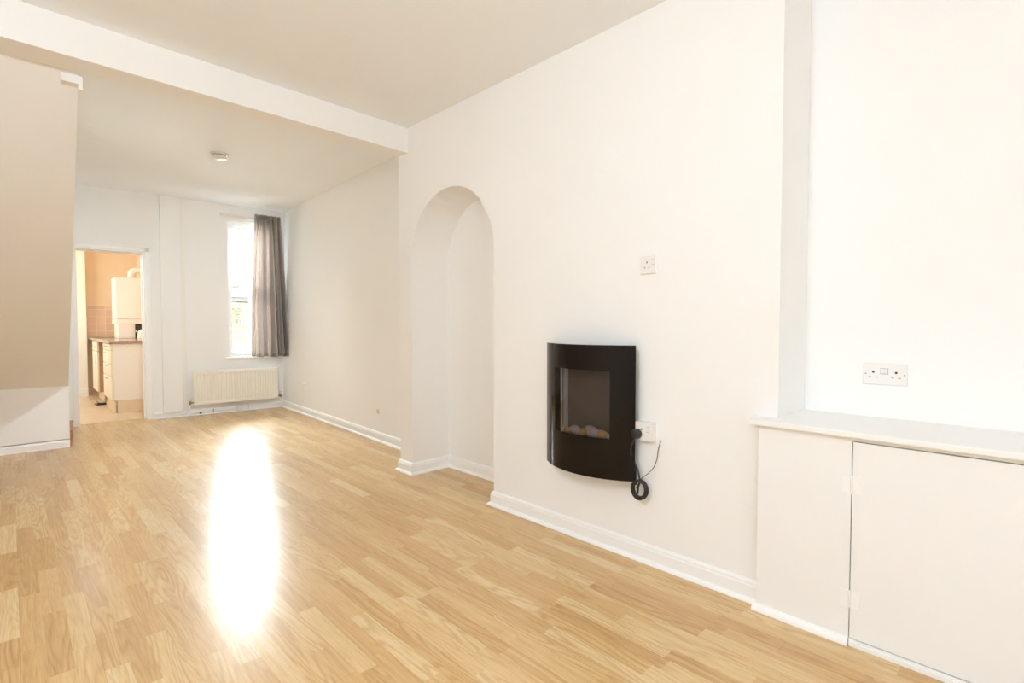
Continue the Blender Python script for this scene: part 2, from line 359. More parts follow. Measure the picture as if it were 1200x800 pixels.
# ------------------------------------------------------------------ baseboards
def skirt_profile(h=.088, d=.016, q=.018):
    p = [(0, 0), (d+q, 0)]
    for i in range(1, 6):
        a = PI/2*i/5; p.append((d + q*math.cos(a), q*math.sin(a)))
    p += [(d, h-.024), (d-.003, h-.018), (d-.004, h-.010), (d-.010, h-.003), (d-.013, h), (0, h)]
    return p
def skirting(name, pts, side, h=.088, d=.016, q=.018):
    """side=+1: profile grows to the left of the travel direction"""
    pr = skirt_profile(h, d, q); P = [Vector((p[0], p[1])) for p in pts]; b = MB(); n = len(pr); rows = []
    for i, p in enumerate(P):
        dirs = []
        if i > 0: dirs.append((P[i]-P[i-1]).normalized())
        if i < len(P)-1: dirs.append((P[i+1]-P[i]).normalized())
        ns = [Vector((-t.y, t.x))*side for t in dirs]
        m = ns[0] if len(ns) == 1 else (ns[0]+ns[1])/(1+ns[0].dot(ns[1]))
        rows.append([(p.x+m.x*o, p.y+m.y*o, z) for o, z in pr])
    vs = [v for r in rows for v in r]
    fs = [(i*n+k, i*n+(k+1) % n, (i+1)*n+(k+1) % n, (i+1)*n+k) for i in range(len(P)-1) for k in range(n)]
    fs += [tuple(range(n)), tuple((len(P)-1)*n+k for k in range(n))[::-1]]
    b.add(vs, fs); return b.build(name, 'gloss', kind='structure')
c0 = E(1.52, 0, 0)
skirting('baseboard_right', [(c0.x, c0.y), (2.532, YP), (XB, YP), (XB, YB), (XN, YB), (XN, YA), (XB, YA), (XB, .79)], -1)
e0 = E(.022, 0, 0)
skirting('baseboard_end', [(e0.x, e0.y), (c0.x-.003, c0.y)], -1, h=.078, d=.022, q=.012)
skirting('baseboard_stair', [(XL, 6.33), (.378, 6.33)], -1, h=.075, d=.008, q=.004)
skirting('baseboard_left', [(XL, 6.3), (XL, YF+.01)], 1)

# ------------------------------------------------------------------ electrical plates
def plate(b, w, h, t=.009):
    b.box(-w/2, w/2, -t, 0, -h/2, h/2)
def sock_single(loc, rot, label, box=0.):
    r = empty('wall_socket', loc, rot, label, 'socket', )
    y = -box
    if box:
        b = MB(); b.box(-.047, .047, -box, 0, -.044, .044); b.build('back_box', 'plastic', r, bevel=.002)
    b = MB(); b.box(-.0435, .0435, y-.009, y, -.0435, .0435); b.build('face_plate', 'plastic', r, bevel=.003)
    for nm, a, z, w, h, m in (('earth_slot', -.005, .011, .005, .009, 'slot'), ('pin_slot', -.0165, -.014, .0075, .0045, 'slot_soft'), ('pin_slot', .0065, -.014, .0075, .0045, 'slot_soft')):
        b = MB(); b.box(a-w/2, a+w/2, y-.0096, y-.004, z-h/2, z+h/2); b.build(nm, m, r)
    b = MB(); b.add([(.021, y-.009, .000), (.035, y-.009, .000), (.035, y-.009, .024), (.021, y-.009, .024), (.021, y-.010, .001), (.035, y-.010, .001), (.035, y-.0145, .023), (.021, y-.0145, .023)],
        [(0,3,2,1),(4,5,6,7),(0,1,5,4),(1,2,6,5),(2,3,7,6),(3,0,4,7)]); b.build('rocker_switch', 'plastic', r)
    b = MB(); b.box(.020, .036, y-.0094, y-.008, -.001, .025); b.build('switch_surround', 'slot_soft', r)
    return r
sock_single((XB, 1.3225, 1.422), ROT_R, 'single white switched socket high on the chimney breast above the fire')
sock_single((XB, 1.322, .634), ROT_R, 'white single socket on a raised box with the black plug in it', box=.035)
ds = empty('wall_socket', (XR, .448, .942), ROT_R, 'double white socket on the recess wall above the cupboard shelf', 'socket')
b = MB(); plate(b, .146, .086); b.build('face_plate', 'plastic', ds, bevel=.003)
for cx in (-.038, .037):
    b = MB(); b.lathe([(.0045, 0), (.0045, .006)], 14); me = b
    v = [(x+cx, -.0098+z*.5, y+.008) for x, y, z in b.v]; b.v = v; b.build('earth_slot', 'slot', ds)
    for a in (-.011, .011):
        b = MB(); b.box(cx+a-.0038, cx+a+.0038, -.0096, -.005, -.0145, -.0105); b.build('pin_slot', 'slot_soft', ds)
b = MB(); b.box(-.0145, .0115, -.0094, -.008, .0005, .0235); b.build('switch_surround', 'slot_soft', ds)
for a in (-.0075, .0045):
    b = MB(); b.add([(a-.0055,-.009,.002),(a+.0055,-.009,.002),(a+.0055,-.009,.022),(a-.0055,-.009,.022),(a-.0055,-.010,.003),(a+.0055,-.010,.003),(a+.0055,-.0135,.021),(a-.0055,-.0135,.021)],
        [(0,3,2,1),(4,5,6,7),(0,1,5,4),(1,2,6,5),(2,3,7,6),(3,0,4,7)]); b.build('rocker_switch', 'plastic', ds)
for a in (-.0635, .0635):
    b = MB(); b.lathe([(.0028, 0), (.0028, .002)], 10); b.v = [(x+a, -.0093+z*.3, y) for x, y, z in b.v]; b.build('screw', 'slot_soft', ds)

# back-half right wall: faint plate and a round blank
def on_rr(t, z): # t = distance from the far corner along the wall towards the viewer
    f = z/T; lo = Vector(cb)*(1)-EV*t; off = (ct-cb)*f; off = Vector((off.x, 0, 0)); return Vector((lo.x+off.x*.98, lo.y, z))
r = empty('blank_plate', on_rr(.80, .335), ROT_RR, 'faint cream single plate low on the wall beside the curtain corner', 'plate')
b = MB(); b.box(-.0435, .0435, -.010, .004, -.05, .05); b.build('face_plate', 'wall', r, bevel=.002)
b = MB(); b.box(-.030, .030, -.0125, -.009, -.034, .034); b.build('centre_panel', 'wall', r, bevel=.002)
r = empty('round_blanking_cap', on_rr(2.83, .285), ROT_RR, 'small round cap low on the wall just left of the pier', 'cap')
b = MB(); b.lathe([(.026, 0), (.026, .003), (.021, .007), (.008, .008)], 24); b.v = [(x, -z, y) for x, y, z in b.v]; b.build('cap', mat('greyed_cap_plastic', (.66, .60, .54), .5), r, smooth=True)

# ------------------------------------------------------------------ smoke alarm
sa = empty('smoke_alarm', (1.405, 5.28, HR), 0, 'round white smoke alarm on the rear ceiling', 'smoke alarm')
b = MB(); b.lathe([(.072, 0), (.072, -.010), (.066, -.013)], 40); b.build('base_plate', 'ivory', sa, smooth=True)
b = MB(); b.lathe([(.055, -.013), (.055, -.024)], 40); b.build('vent_ring', 'slot_soft', sa, smooth=True)
b = MB(); b.lathe([(.066, -.024), (.066, -.034), (.056, -.044), (.030, -.048), (.004, -.049)], 40); b.build('cover', 'ivory', sa, smooth=True)
b = MB(); b.lathe([(.007, -.047), (.007, -.051)], 16, (.02, -.02, 0)); b.build('test_button', 'plastic', sa, smooth=True)

# ------------------------------------------------------------------ curtain and rail
cr = empty('curtain_rail', E(1.13, -.0, 2.555), ROT_END, 'thin pale curtain rail on a batten above the window', 'curtain rail')
b = MB(); b.box(-.36, .37, -.022, 0, -.018, .020); b.build('batten', 'ivory', cr, bevel=.002)
b = MB(); b.box(-.35, .365, -.105, -.092, -.006, .008); b.build('track', 'plastic', cr, bevel=.002)
for u in (-.33, .0, .35):
    b = MB(); b.box(u-.008, u+.008, -.095, -.02, -.003, .010); b.build('bracket', 'plastic', cr)
NS, NZ = 220, 34
rnd = [random.uniform(-1, 1) for _ in range(12)]
def curt(s, t):      # s across, t: 0 top .. 1 bottom
    uL = 1.152 + (1.088-1.152)*min(1, t*1.4); uR = 1.46 + (1.54-1.46)*t
    ph = s*2*PI
    fold = (math.sin(ph*5.3 + rnd[0]) + .5*math.sin(ph*8.6 + rnd[1]*2 + t*.8) + .25*math.sin(ph*15 + rnd[2]*3))
    gather = math.sin(ph*19)*.008*max(0, 1-t*14)
    amp = (.024 + .036*min(1, t*1.6)) * (1 if s > .30 else .35 + .65*(s/.30))
    u = uL + (uR-uL)*(s + .012*math.sin(ph*6.2+1.3)*min(1, t*3))
    w = -.140 - amp*fold - gather - .05*t*(s-.3 if s > .3 else 0)
    z = 2.585 + (.715-2.585)*t + .006*math.sin(ph*3+.5)*t - .008*(s if t > .5 else 0)
    if t < .03: w += .004*math.sin(ph*40)
    w = min(w, -.045)
    return u, w, z
cu = empty('curtain', E(1.30, -.12, .70), ROT_END, 'single grey-brown pleated curtain drawn to the right of the window', 'curtain')
def cgrid(t0, t1, nz, off=0.):
    b = MB(); vs = []
    for j in range(nz+1):
        t = t0 + (t1-t0)*j/nz
        for i in range(NS+1):
            u, w, z = curt(i/NS, t); vs.append((u-1.30, w+.12-off, z-.70))
    b.add(vs, [(j*(NS+1)+i, j*(NS+1)+i+1, (j+1)*(NS+1)+i+1, (j+1)*(NS+1)+i) for j in range(nz) for i in range(NS)]); return b
o = cgrid(0, 1, NZ).build('cloth', 'curtain', cu, smooth=True, recalc=False)
md = o.modifiers.new('thick', 'SOLIDIFY'); md.thickness = .0025
o = cgrid(0.004, .035, 3, .003).build('header_tape', 'curtain', cu, smooth=True, recalc=False)
md = o.modifiers.new('thick', 'SOLIDIFY'); md.thickness = .003

# ------------------------------------------------------------------ radiator
rd = empty('radiator', E(.92, 0, .135), ROT_END, 'cream ribbed panel radiator under the window', 'radiator')
RW, RH = 1.0, .42
def rad_panel(yf, name):
    b = MB(); n = 33; m = .03; xs = []; 
    ribs = 30; per = (RW-2*m)/ribs
    for k in range(ribs):
        x0 = -RW/2+m+k*per; xs += [(x0, 0), (x0+per*.28, .007), (x0+per*.72, .007)]
    xs.append((RW/2-m, 0)); xs = [(-RW/2, .006), (-RW/2+.005, 0)] + xs + [(RW/2-.005, 0), (RW/2, .006)]
    zr = [(0, None), (.005, 0), (.035, 0), (.05, 1), (RH-.05, 1), (RH-.035, 0), (RH-.005, 0), (RH, None)]
    vs = []
    for z, f in zr:
        for x, dp in xs:
            inner = abs(x) < RW/2-.006
            y = yf + (.006 if f is None else (dp*f if inner else dp))
            vs.append((x, y, z))
    c = len(xs)
    fs = [(j*c+i, j*c+i+1, (j+1)*c+i+1, (j+1)*c+i) for j in range(len(zr)-1) for i in range(c-1)]
    b.add(vs, fs); b.box(-RW/2, RW/2, yf+.006, yf+.014, 0, RH)
    return b.build(name, 'cream_metal', rd)
rad_panel(-.115, 'front_panel')
b = MB(); b.box(-RW/2, RW/2, -.058, -.046, 0, RH); b.build('back_panel', 'cream_metal', rd, bevel=.003)
b = MB()
for k in range(40):
    x = -RW/2+.02+k*(RW-.04)/39; b.box(x-.001, x+.001, -.102, -.058, .02, RH-.02)
b.build('convector_fins', 'cream_metal', rd)
for s in (-.32, .32):
    b = MB(); b.box(s-.02, s+.02, -.046, 0, .06, .36); b.build('wall_bracket', 'cream_metal', rd)
for s, nm in ((-1, 'valve'), (1, 'valve')):
    x = s*(RW/2+.035)
    v = MB(); v.tube([(s*(RW/2-.01), -.085, .035), (x, -.085, .035)], .009, 12); v.tube([(x, -.085, .012), (x, -.085, .055)], .013, 14)
    vo = v.build(nm, 'brass', rd, smooth=True)
    v = MB(); v.lathe([(.013, .052), (.017, .058), (.017, .088), (.011, .094)], 20, (x, -.085, 0)); v.build('valve_cap', 'ivory', vo, smooth=True)
    v = MB(); v.tube([(x, -.085, .012), (x, -.085, -.126)], .0075, 12); v.build('feed_pipe', 'gloss', rd, smooth=True)

# pipe run, clips and small box along the skirting
jb = empty('junction_box', E(.947, -.036, 0), ROT_END, 'small square white box on the skirting under the radiator', 'junction box')
b = MB(); b.box(-.04, .04, -.034, 0, .002, .072); b.build('box_body', 'plastic', jb, bevel=.003)
b = MB(); b.box(-.035, .035, -.040, -.033, .008, .066); b.build('lid', 'plastic', jb, bevel=.002)
pr_ = empty('heating_pipe', E(.62, -.031, 0), ROT_END, 'thin white pipe running along the skirting below the radiator', 'pipe')
b = MB(); b.tube([(-.42, 0, .034), (-.1, 0, .036), (.286, 0, .040)], .0065, 12); b.build('pipe', 'gloss', pr_, smooth=True)
for u in (-.26, .03):
    b = MB(); b.box(u-.004, u+.004, -.009, .006, .026, .062); b.build('clip', 'slot_soft' if u > 0 else 'plastic', pr_)
b = MB(); b.lathe([(.012, 0), (.012, .012)], 14); b.v = [(x-.115, -z-.004, y+.026) for x, y, z in b.v]; b.build('end_plug', 'slot', pr_)
b = MB(); b.tube([(.444, 0, .001), (.444, 0, .062), (.444, .028, .075)], .0055, 10)
o = b.build('cable_stub', 'plastic', loc=E(.62, -.045, 0), rot=ROT_END); tag(o, 'short white upright cable stub right of the skirting box', 'cable')

# ------------------------------------------------------------------ wall-hung electric fire
FY0, FY1, FZ0, FZ1 = 1.361, 1.924, .388, 1.040
fy = (FY0+FY1)/2; hw = (FY1-FY0)/2
fr = empty('electric_fire', (XB, fy, FZ0), ROT_R, 'black curved glass electric fire hung on the chimney breast', 'electric fire')
# local: x to the right as seen (= -Y), y into the wall, z up
SAG, EDGE = .098, .05; RR = (hw*hw+SAG*SAG)/(2*SAG)
def depth(x): return -(EDGE + math.sqrt(RR*RR - x*x) - (RR-SAG))
OX0, OX1, OZ0, OZ1 = -.165, .180, .585-FZ0, .915-FZ0
H = FZ1-FZ0
def curved(x0, x1, z0, z1, t, n=24, off=0.):
    b = MB(); vs = []
    for i in range(n+1):
        x = x0+(x1-x0)*i/n; y = depth(x)-off
        vs += [(x, y, z0), (x, y, z1), (x, y+t, z1), (x, y+t, z0)]
    fs = [(i*4+k, i*4+(k+1) % 4, (i+1)*4+(k+1) % 4, (i+1)*4+k) for i in range(n) for k in range(4)] + [(0, 1, 2, 3), (n*4+3, n*4+2, n*4+1, n*4)]
    return b.add(vs, fs)
b = MB()
for a in (( -hw, OX0, 0, H), (OX1, hw, 0, H), (OX0, OX1, 0, OZ0), (OX0, OX1, OZ1, H)):
    q = curved(*a, .006); b.add(q.v, q.f)
o = b.build('glass_front', 'black_glass', fr, smooth=True)
curved(OX0, OX1, OZ0, OZ1, .003, off=-.001).build('viewing_pane', 'smoked', fr, smooth=True)
b = MB(); b.box(-hw+.06, hw-.05, -.05, 0, .05, H-.05); b.build('housing', 'black_metal', fr, bevel=.004)
fb = MB(); z0, z1 = OZ0-.005, OZ1+.005
yb, yf = -.052, -.140
fb.box(OX0-.012, OX1+.012, yb-.004, yb, z0-.01, z1+.01)
crv = [(OX0-.012+(OX1-OX0+.024)*i/16,) for i in range(17)]; crv = [(x, depth(x)+.0075) for (x,) in crv] + [(OX1+.012, yb-.004), (OX0-.012, yb-.004)]
fb.prism(crv, lambda p, q, t: (p, q, t), z0-.012, z0); fb.prism(crv, lambda p, q, t: (p, q, t), z1, z1+.012)
fbo = fb.build('fire_box', 'firebox', fr)
b = MB(); b.box(OX0-.012, OX0, depth(OX0)+.008, yb-.004, z0, z1); b.build('side_reflection', 'reflection_paint', fr)  # side of the fire box, coloured pale to paint a reflected band
b = MB(); b.box(OX1, OX1+.012, depth(OX1)+.008, yb-.004, z0, z1); b.build('side_reflection', 'reflection_paint', fr)
b = MB(); b.box(OX0+.012, OX0+.032, yb-.0065, yb-.0035, z0, z1); b.build('reflection_stripe', 'reflection_paint', fr)  # pale bar painting a reflected stripe
b = MB(); b.box(OX0+.036, OX0+.041, yb-.010, yb-.0035, z0, z1); b.build('painted_glint', 'plastic', fr)  # white bar painting a thin bright reflection
# pebbles on the fire bed
peb = [(-.125,.022,.014,'pebble_grey','small dark pebble at the left end of the fire bed'),
       (-.075,.020,.014,'pebble_tan','amber pebble left of the biggest grey one in the fire'),
       (-.025,.036,.022,'pebble_grey','largest grey pebble in the fire bed'),
       (.020,.026,.017,'pebble_tan','amber pebble right of the biggest grey one in the fire'),
       (.045,.026,.018,'pebble_grey','grey pebble sitting at the back of the fire bed'),
       (.078,.032,.024,'pebble_grey','plump grey pebble between the two right amber ones'),
       (.125,.026,.020,'pebble_tan','big amber pebble near the right end of the fire bed'),
       (.160,.016,.012,'pebble_grey','little grey pebble at the far right of the fire bed')]
def blob(rx, ry, rz, seed):
    rg = random.Random(seed); k = [rg.uniform(-1, 1) for _ in range(6)]; b = MB(); vs = []; R, Cc = 14, 22
    for i in range(R+1):
        th = PI*i/R
        for j in range(Cc):
            ph = 2*PI*j/Cc; d = 1+.08*math.sin(2*ph+k[0]*3)*math.sin(th)+.06*math.cos(th*2+k[1]*3)+.05*math.sin(ph*3+k[2]*3)*math.sin(th)
            vs.append((rx*d*math.sin(th)*math.cos(ph), ry*d*math.sin(th)*math.sin(ph), rz*d*math.cos(th)))
    fs = [(i*Cc+j, i*Cc+(j+1) % Cc, (i+1)*Cc+(j+1) % Cc, (i+1)*Cc+j) for i in range(R) for j in range(Cc)]
    return b.add(vs, fs)
for i, (x, rx, rz, m, lb) in enumerate(peb):
    yloc = depth(x) + .034 + (.022 if i == 4 else 0)
    if i in (0, 7): yloc = depth(x) + .030
    z = FZ0 + OZ0 - .005 + rz*1.02 + (.014 if i == 4 else 0)
    o = blob(rx*1.1, min(rx*.7, .019), rz*1.12, i).build('pebble', m, loc=(XB + yloc, fy - x, z), rot=ROT_R + random.uniform(-.2, .2), smooth=True)
    tag(o, lb, 'pebble', 'pebbles on the fire bed')

# plug, flex and coil
fx = empty('power_flex', (2.11, 1.36, .62), 0, 'black fire flex with plug, hanging coil of cable below the socket', 'cable')
L0 = Vector((2.11, 1.36, .62))
def rel(p): return tuple(Vector(p)-L0)
def smoothpath(pts, n=8):
    P = [Vector(p) for p in pts]; out = []
    for i in range(len(P)-1):
        p0 = P[max(i-1, 0)]; p1 = P[i]; p2 = P[i+1]; p3 = P[min(i+2, len(P)-1)]
        for k in range(n):
            t = k/n; out.append(.5*((2*p1)+(-p0+p2)*t+(2*p0-5*p1+4*p2-p3)*t*t+(-p0+3*p1-3*p2+p3)*t**3))
    out.append(P[-1]); return out
b = MB(); b.lathe([(.020, 0), (.024, .004), (.0245, .020), (.021, .030), (.012, .034)], 24)
b.v = [(-z*1. + (2.138-2.11), x*1.0+(1.348-1.36), y+(.622-.62)) for x, y, z in b.v]; b.build('plug', 'rubber', fx, smooth=True)
CX, CY, CZ = 2.135, 1.337, .356
b = MB(); b.tube([rel(p) for p in smoothpath([(2.118, 1.352, .605), (2.115, 1.366, .57), (2.118, 1.374, .53), (2.13, 1.372, .495), (2.135, 1.352, .462), (2.135, 1.340, .430), (2.132, 1.334, .395), (2.128, 1.345, .36)])], .0042, 10)
b.build('flex', 'rubber', fx, smooth=True)
b = MB(); b.tube([rel(p) for p in smoothpath([(2.15, 1.40, .52), (2.148, 1.376, .488), (2.142, 1.362, .455), (2.138, 1.358, .41), (2.132, 1.352, .375)])], .0042, 10)
b.build('flex', 'rubber', fx, smooth=True)
b = MB(); path = []
for k in range(5*28+1):
    a = 2*PI*k/28; t = k/(5*28); r = .0365 + .0045*math.sin(k*.11)
    path.append(rel((CX - .012 + .024*t + .003*math.sin(a*.7), CY + r*.95*math.sin(a), CZ + r*1.15*math.cos(a))))
b.tube(path, .0042, 8); b.build('coil', 'rubber', fx, smooth=True)
b = MB(); b.tube([rel(p) for p in smoothpath([(2.132, 1.343, .335), (2.128, 1.338, .37), (2.13, 1.33, .395), (2.14, 1.332, .405)])], .0052, 10); b.build('cable_tie', 'rubber', fx, smooth=True)
b = MB(); b.tube([rel(p) for p in smoothpath([(2.14, 1.334, .402), (2.148, 1.322, .418), (2.155, 1.300, .437), (2.16, 1.275, .470), (2.165, 1.262, .51), (2.168, 1.258, .55), (2.168, 1.249, .582), (2.166, 1.243, .600)])], [.0016]*57, 8)
b.build('thin_wire', 'rubber', fx, smooth=True)

# ------------------------------------------------------------------ fitted cupboard in the front recess
XC = 2.125
cp = empty('recess_cupboard', (XC, .79, 0), ROT_R, 'white painted low cupboard with shelf top fitted in the recess', 'cupboard')
# local x = to the right as seen (-Y), y into the recess
CW = 2.2
b = MB(); b.box(0, .318, 0, .02, 0, .745); b.box(.318, CW, 0, .02, .730, .745); b.box(.318, CW, 0, .02, 0, .022)
b.box(1.10, CW, 0, .02, .022, .730); b.box(.298, .36, .024, .05, .02, .745); b.build('front_panel', 'satin', cp, bevel=.0015)
b = MB(); b.add([(0, .02, 0), (.02, .02, 0), (.02, .055, 0), (0, .055, 0), (0, .02, .745), (.02, .02, .745), (.02, .055, .745), (0, .055, .745)], [(0,3,2,1),(4,5,6,7),(0,1,5,4),(1,2,6,5),(2,3,7,6),(3,0,4,7)]); b.build('side_panel', 'satin', cp)
b = MB()
outl = [(-.026, -.036), (CW, -.036), (CW, .373), (.052, .373), (.052, .053), (-.026, .053)]
b.prism(outl, lambda p, q, t: (p, q, t), .746, .768); b.build('shelf_top', 'satin', cp, bevel=.004)
dr = MB(); dr.box(.3215, 1.096, -.001, .017, .0265, .7265); dro = dr.build('door', 'satin', cp, bevel=.001)
for zc in (.575, .166):
    h = MB(); h.box(.323, .352, -.0035, -.001, zc-.031, zc+.031); h.box(.290, .3175, -.0025, 0, zc-.029, zc+.029)
    h.tube([(.3195, -.004, zc-.031), (.3195, -.004, zc+.031)], .0042, 12)
    for dz in (-.02, 0, .02): h.box(.334, .339, -.0045, -.003, zc+dz-.0025, zc+dz+.0025)
    h.build('hinge', 'gloss', dro)
b = MB(); q = [(0, 0), (-.020, 0)] + [(-.020*math.cos(PI/2*i/6), .026*math.sin(PI/2*i/6)) for i in range(1, 7)]
b.prism(q, lambda p, z, t: (t, p, z), -.012, .318); b.box(-.014, 0, -.006, .055, 0, .022); b.build('quadrant_trim', 'gloss', cp)
b = MB(); b.box(.322, CW, -.012, 0, 0, .018); b.box(.322, CW, -.004, 0, .018, .0215); b.build('plinth_trim', 'gloss', cp, bevel=.002)

# ------------------------------------------------------------------ kitchen shell
b = MB(); b.box(.86, 1.68, 10.75, 10.85, 0, 2.4); b.build('wall_kitchen_back', 'peach', kind='structure')
b = MB(); b.box(-.7, .872, 10.60, 10.84, 0, 2.4); b.build('wall_kitchen_pier', 'pale_yellow', kind='structure')
b = MB(); b.box(1.56, 1.68, 7.55, 10.80, 0, 2.4); b.build('wall_kitchen_right', 'peach', kind='structure')
b = MB(); b.box(-.72, -.6, 7.6, 8.9, 0, 2.4); b.box(-.72, -.6, 10.1, 10.8, 0, 2.4); b.box(-.72, -.6, 8.9, 10.1, 0, 1.3); b.box(-.72, -.6, 8.9, 10.1, 1.8, 2.4)
b.build('wall_kitchen_left', 'pale_yellow', kind='structure')
w3 = empty('window_3', (-.66, 9.5, 0)); w3['kind'] = 'structure'
b = MB(); b.box(-.03, .03, -.6, -.55, 1.3, 1.8); b.box(-.03, .03, .55, .6, 1.3, 1.8); b.box(-.03, .03, -.55, .55, 1.3, 1.35); b.box(-.03, .03, -.55, .55, 1.75, 1.8); b.box(-.02, .02, -.02, .02, 1.35, 1.75)
b.build('window_frame', 'gloss', w3)
skirting('baseboard_kitchen', [(-.6, 10.60), (.872, 10.60)], -1, h=.13, d=.016, q=.002)
b = MB(); b.box(0, .66, 0, .012, .945, 1.44); b.build('trim_splashback', 'tiles', loc=(.895, 10.738, 0), kind='structure')

# base units
def handle(parent, x, y, z0, z1):
    b = MB(); b.tube([(x, y, z0), (x-.02, y, z0+.005), (x-.02, y, z1-.005), (x, y, z1)], .004, 8); b.build('handle', 'chrome', parent)
ku = empty('drawer_unit', (.93, 8.30, 0), 0, 'ivory kitchen drawer unit nearest the doorway', 'cabinet')
b = MB(); b.box(.005, .62, 0, .018, .160, .892); b.box(.02, .62, .018, .75, .16, .18); b.box(.02, .62, .735, .753, .16, .892); b.build('carcass', 'cabinet', ku, bevel=.002)
b = MB(); b.box(.040, .62, -.001, .017, .001, .158); b.build('end_plinth', 'plinth', ku)
b = MB(); b.box(.014, .026, -.001, .75, .001, .150); b.build('front_plinth', 'plinth', ku)
zs = [.165, .470, .632, .803, .888]
for z0, z1 in zip(zs, zs[1:]):
    b = MB(); b.box(-.018, .004, .004, .75, z0+.004, z1-.004); dd = b.build('drawer', 'cab_front', ku, bevel=.003)
    b = MB(); b.tube([(-.018, .28, z1-.035), (-.042, .30, z1-.035), (-.042, .46, z1-.035), (-.018, .48, z1-.035)], .005, 8); b.build('handle', 'chrome', dd)
k2 = empty('kitchen_base_unit', (.93, 9.72, 0), 0, 'cream kitchen base unit with door beyond the open gap', 'cabinet')
b = MB(); b.box(.005, .62, 0, .018, .14, .892); b.box(.02, .62, .60, .618, .14, .892); b.box(.02, .62, .018, .6, .14, .16); b.build('carcass', 'cab_side', k2)
b = MB(); b.box(-.018, .004, .004, .61, .145, .735); dd = b.build('door', 'cab_front', k2, bevel=.003); handle(dd, -.018, .06, .56, .70)
b = MB(); b.box(-.018, .004, .004, .61, .745, .888); dd = b.build('drawer', 'cab_front', k2, bevel=.003)
b = MB(); b.tube([(-.018, .2, .82), (-.04, .21, .82), (-.04, .39, .82), (-.018, .4, .82)], .005, 8); b.build('handle', 'chrome', dd)
b = MB(); b.box(.05, .066, 0, .61, 0, .139); b.build('front_plinth', 'plinth', k2)
wt = MB(); wt.box(-.035, .628, -.005, 2.45, 0, .038); o = wt.build('worktop', 'worktop', loc=(.93, 8.28, .894), bevel=.006); tag(o, 'brown speckled kitchen worktop over the base units', 'worktop')
# boiler
bo = empty('boiler', (1.33, 9.80, .934), 0, 'white wall boiler standing above the kitchen worktop', 'boiler')
b = MB(); b.box(-.20, .228, -.20, .20, .285, .905); b.build('casing', 'boiler', bo, bevel=.008)
b = MB(); b.box(-.204, .228, -.206, .20, .215, .280); b.build('control_panel', 'boiler', bo, bevel=.005)
b = MB(); b.box(-.175, .03, -.19, .19, 0, .212); b.build('pipe_cover', 'boiler', bo, bevel=.004)
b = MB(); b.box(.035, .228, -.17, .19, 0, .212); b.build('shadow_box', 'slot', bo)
b = MB(); fl = smoothpath([(.02, 0, .90), (.02, 0, .96), (.03, 0, 1.0), (.07, 0, 1.03), (.12, 0, 1.035), (.228, 0, 1.035)], 6); b.tube(fl, .045, 20); fo = b.build('flue', 'boiler', bo, smooth=True)
b = MB(); b.lathe([(.055, 0), (.055, .02)], 24, (.02, 0, .905)); b.build('flue_collar', 'boiler', fo, smooth=True)
b = MB(); b.tube([(.215, -.17, .3), (.221, -.19, .35), (.222, -.21, .60), (.222, -.205, .86)], .008, 8); b.build('gas_pipe', 'brass', bo, smooth=True)
# kettle
kt = empty('kettle', (1.405, 9.30, .934), 0, 'white and steel kettle on the worktop in front of the dark gap', 'kettle')
b = MB(); b.lathe([(.062, 0), (.066, .01), (.060, .07), (.048, .115), (.030, .125)], 28); b.build('body', 'boiler', kt, smooth=True)
b = MB(); b.lathe([(.034, .124), (.030, .134), (.008, .138), (.008, .150), (.003, .152)], 20); b.build('lid', 'chrome', kt, smooth=True)
b = MB(); b.tube(smoothpath([(-.05, 0, .085), (-.078, 0, .10), (-.09, 0, .118)]), .011, 10); b.build('spout', 'chrome', kt, smooth=True)
b = MB(); b.tube(smoothpath([(.045, 0, .115), (.078, 0, .12), (.088, 0, .08), (.082, 0, .04), (.062, 0, .03)]), .009, 10); b.build('handle', 'rubber', kt, smooth=True)
# small dark dustpan by the plinth
dp = empty('dustpan', (.90, 9.38, .002), .1, 'small black dustpan on the kitchen floor by the units', 'dustpan')
b = MB(); b.prism([(-.055, -.09), (.05, -.09), (.055, .06), (.03, .085), (-.03, .085), (-.055, .06)], lambda p, q, t: (p, q, t), 0, .010); b.box(-.05, .045, -.094, -.080, .008, .030); b.build('pan', 'rubber', dp)
b = MB(); b.tube([(0, .08, .012), (0, .12, .018), (0, .20, .022)], .008, 10); b.build('handle', 'slot_soft', dp, smooth=True)
pl = empty('added_pendant', (-.55, .8, HF), 0, 'added white globe pendant, out of view, hanging from the front ceiling', 'pendant light')  # unseen pendant behind the camera, added for even fill
b = MB(); b.lathe([(.045, 0), (.045, -.01), (.02, -.035)], 24); b.build('ceiling_rose', 'plastic', pl, smooth=True)
b = MB(); b.tube([(0, 0, -.03), (0, 0, -.22)], .004, 8); b.build('flex', 'plastic', pl)
b = MB(); b.lathe([(.03, -.22), (.06, -.225), (.14, -.29), (.16, -.38), (.158, -.39), (.138, -.29), (.058, -.232), (.03, -.228)], 32); b.build('shade', 'filament', pl, smooth=True)
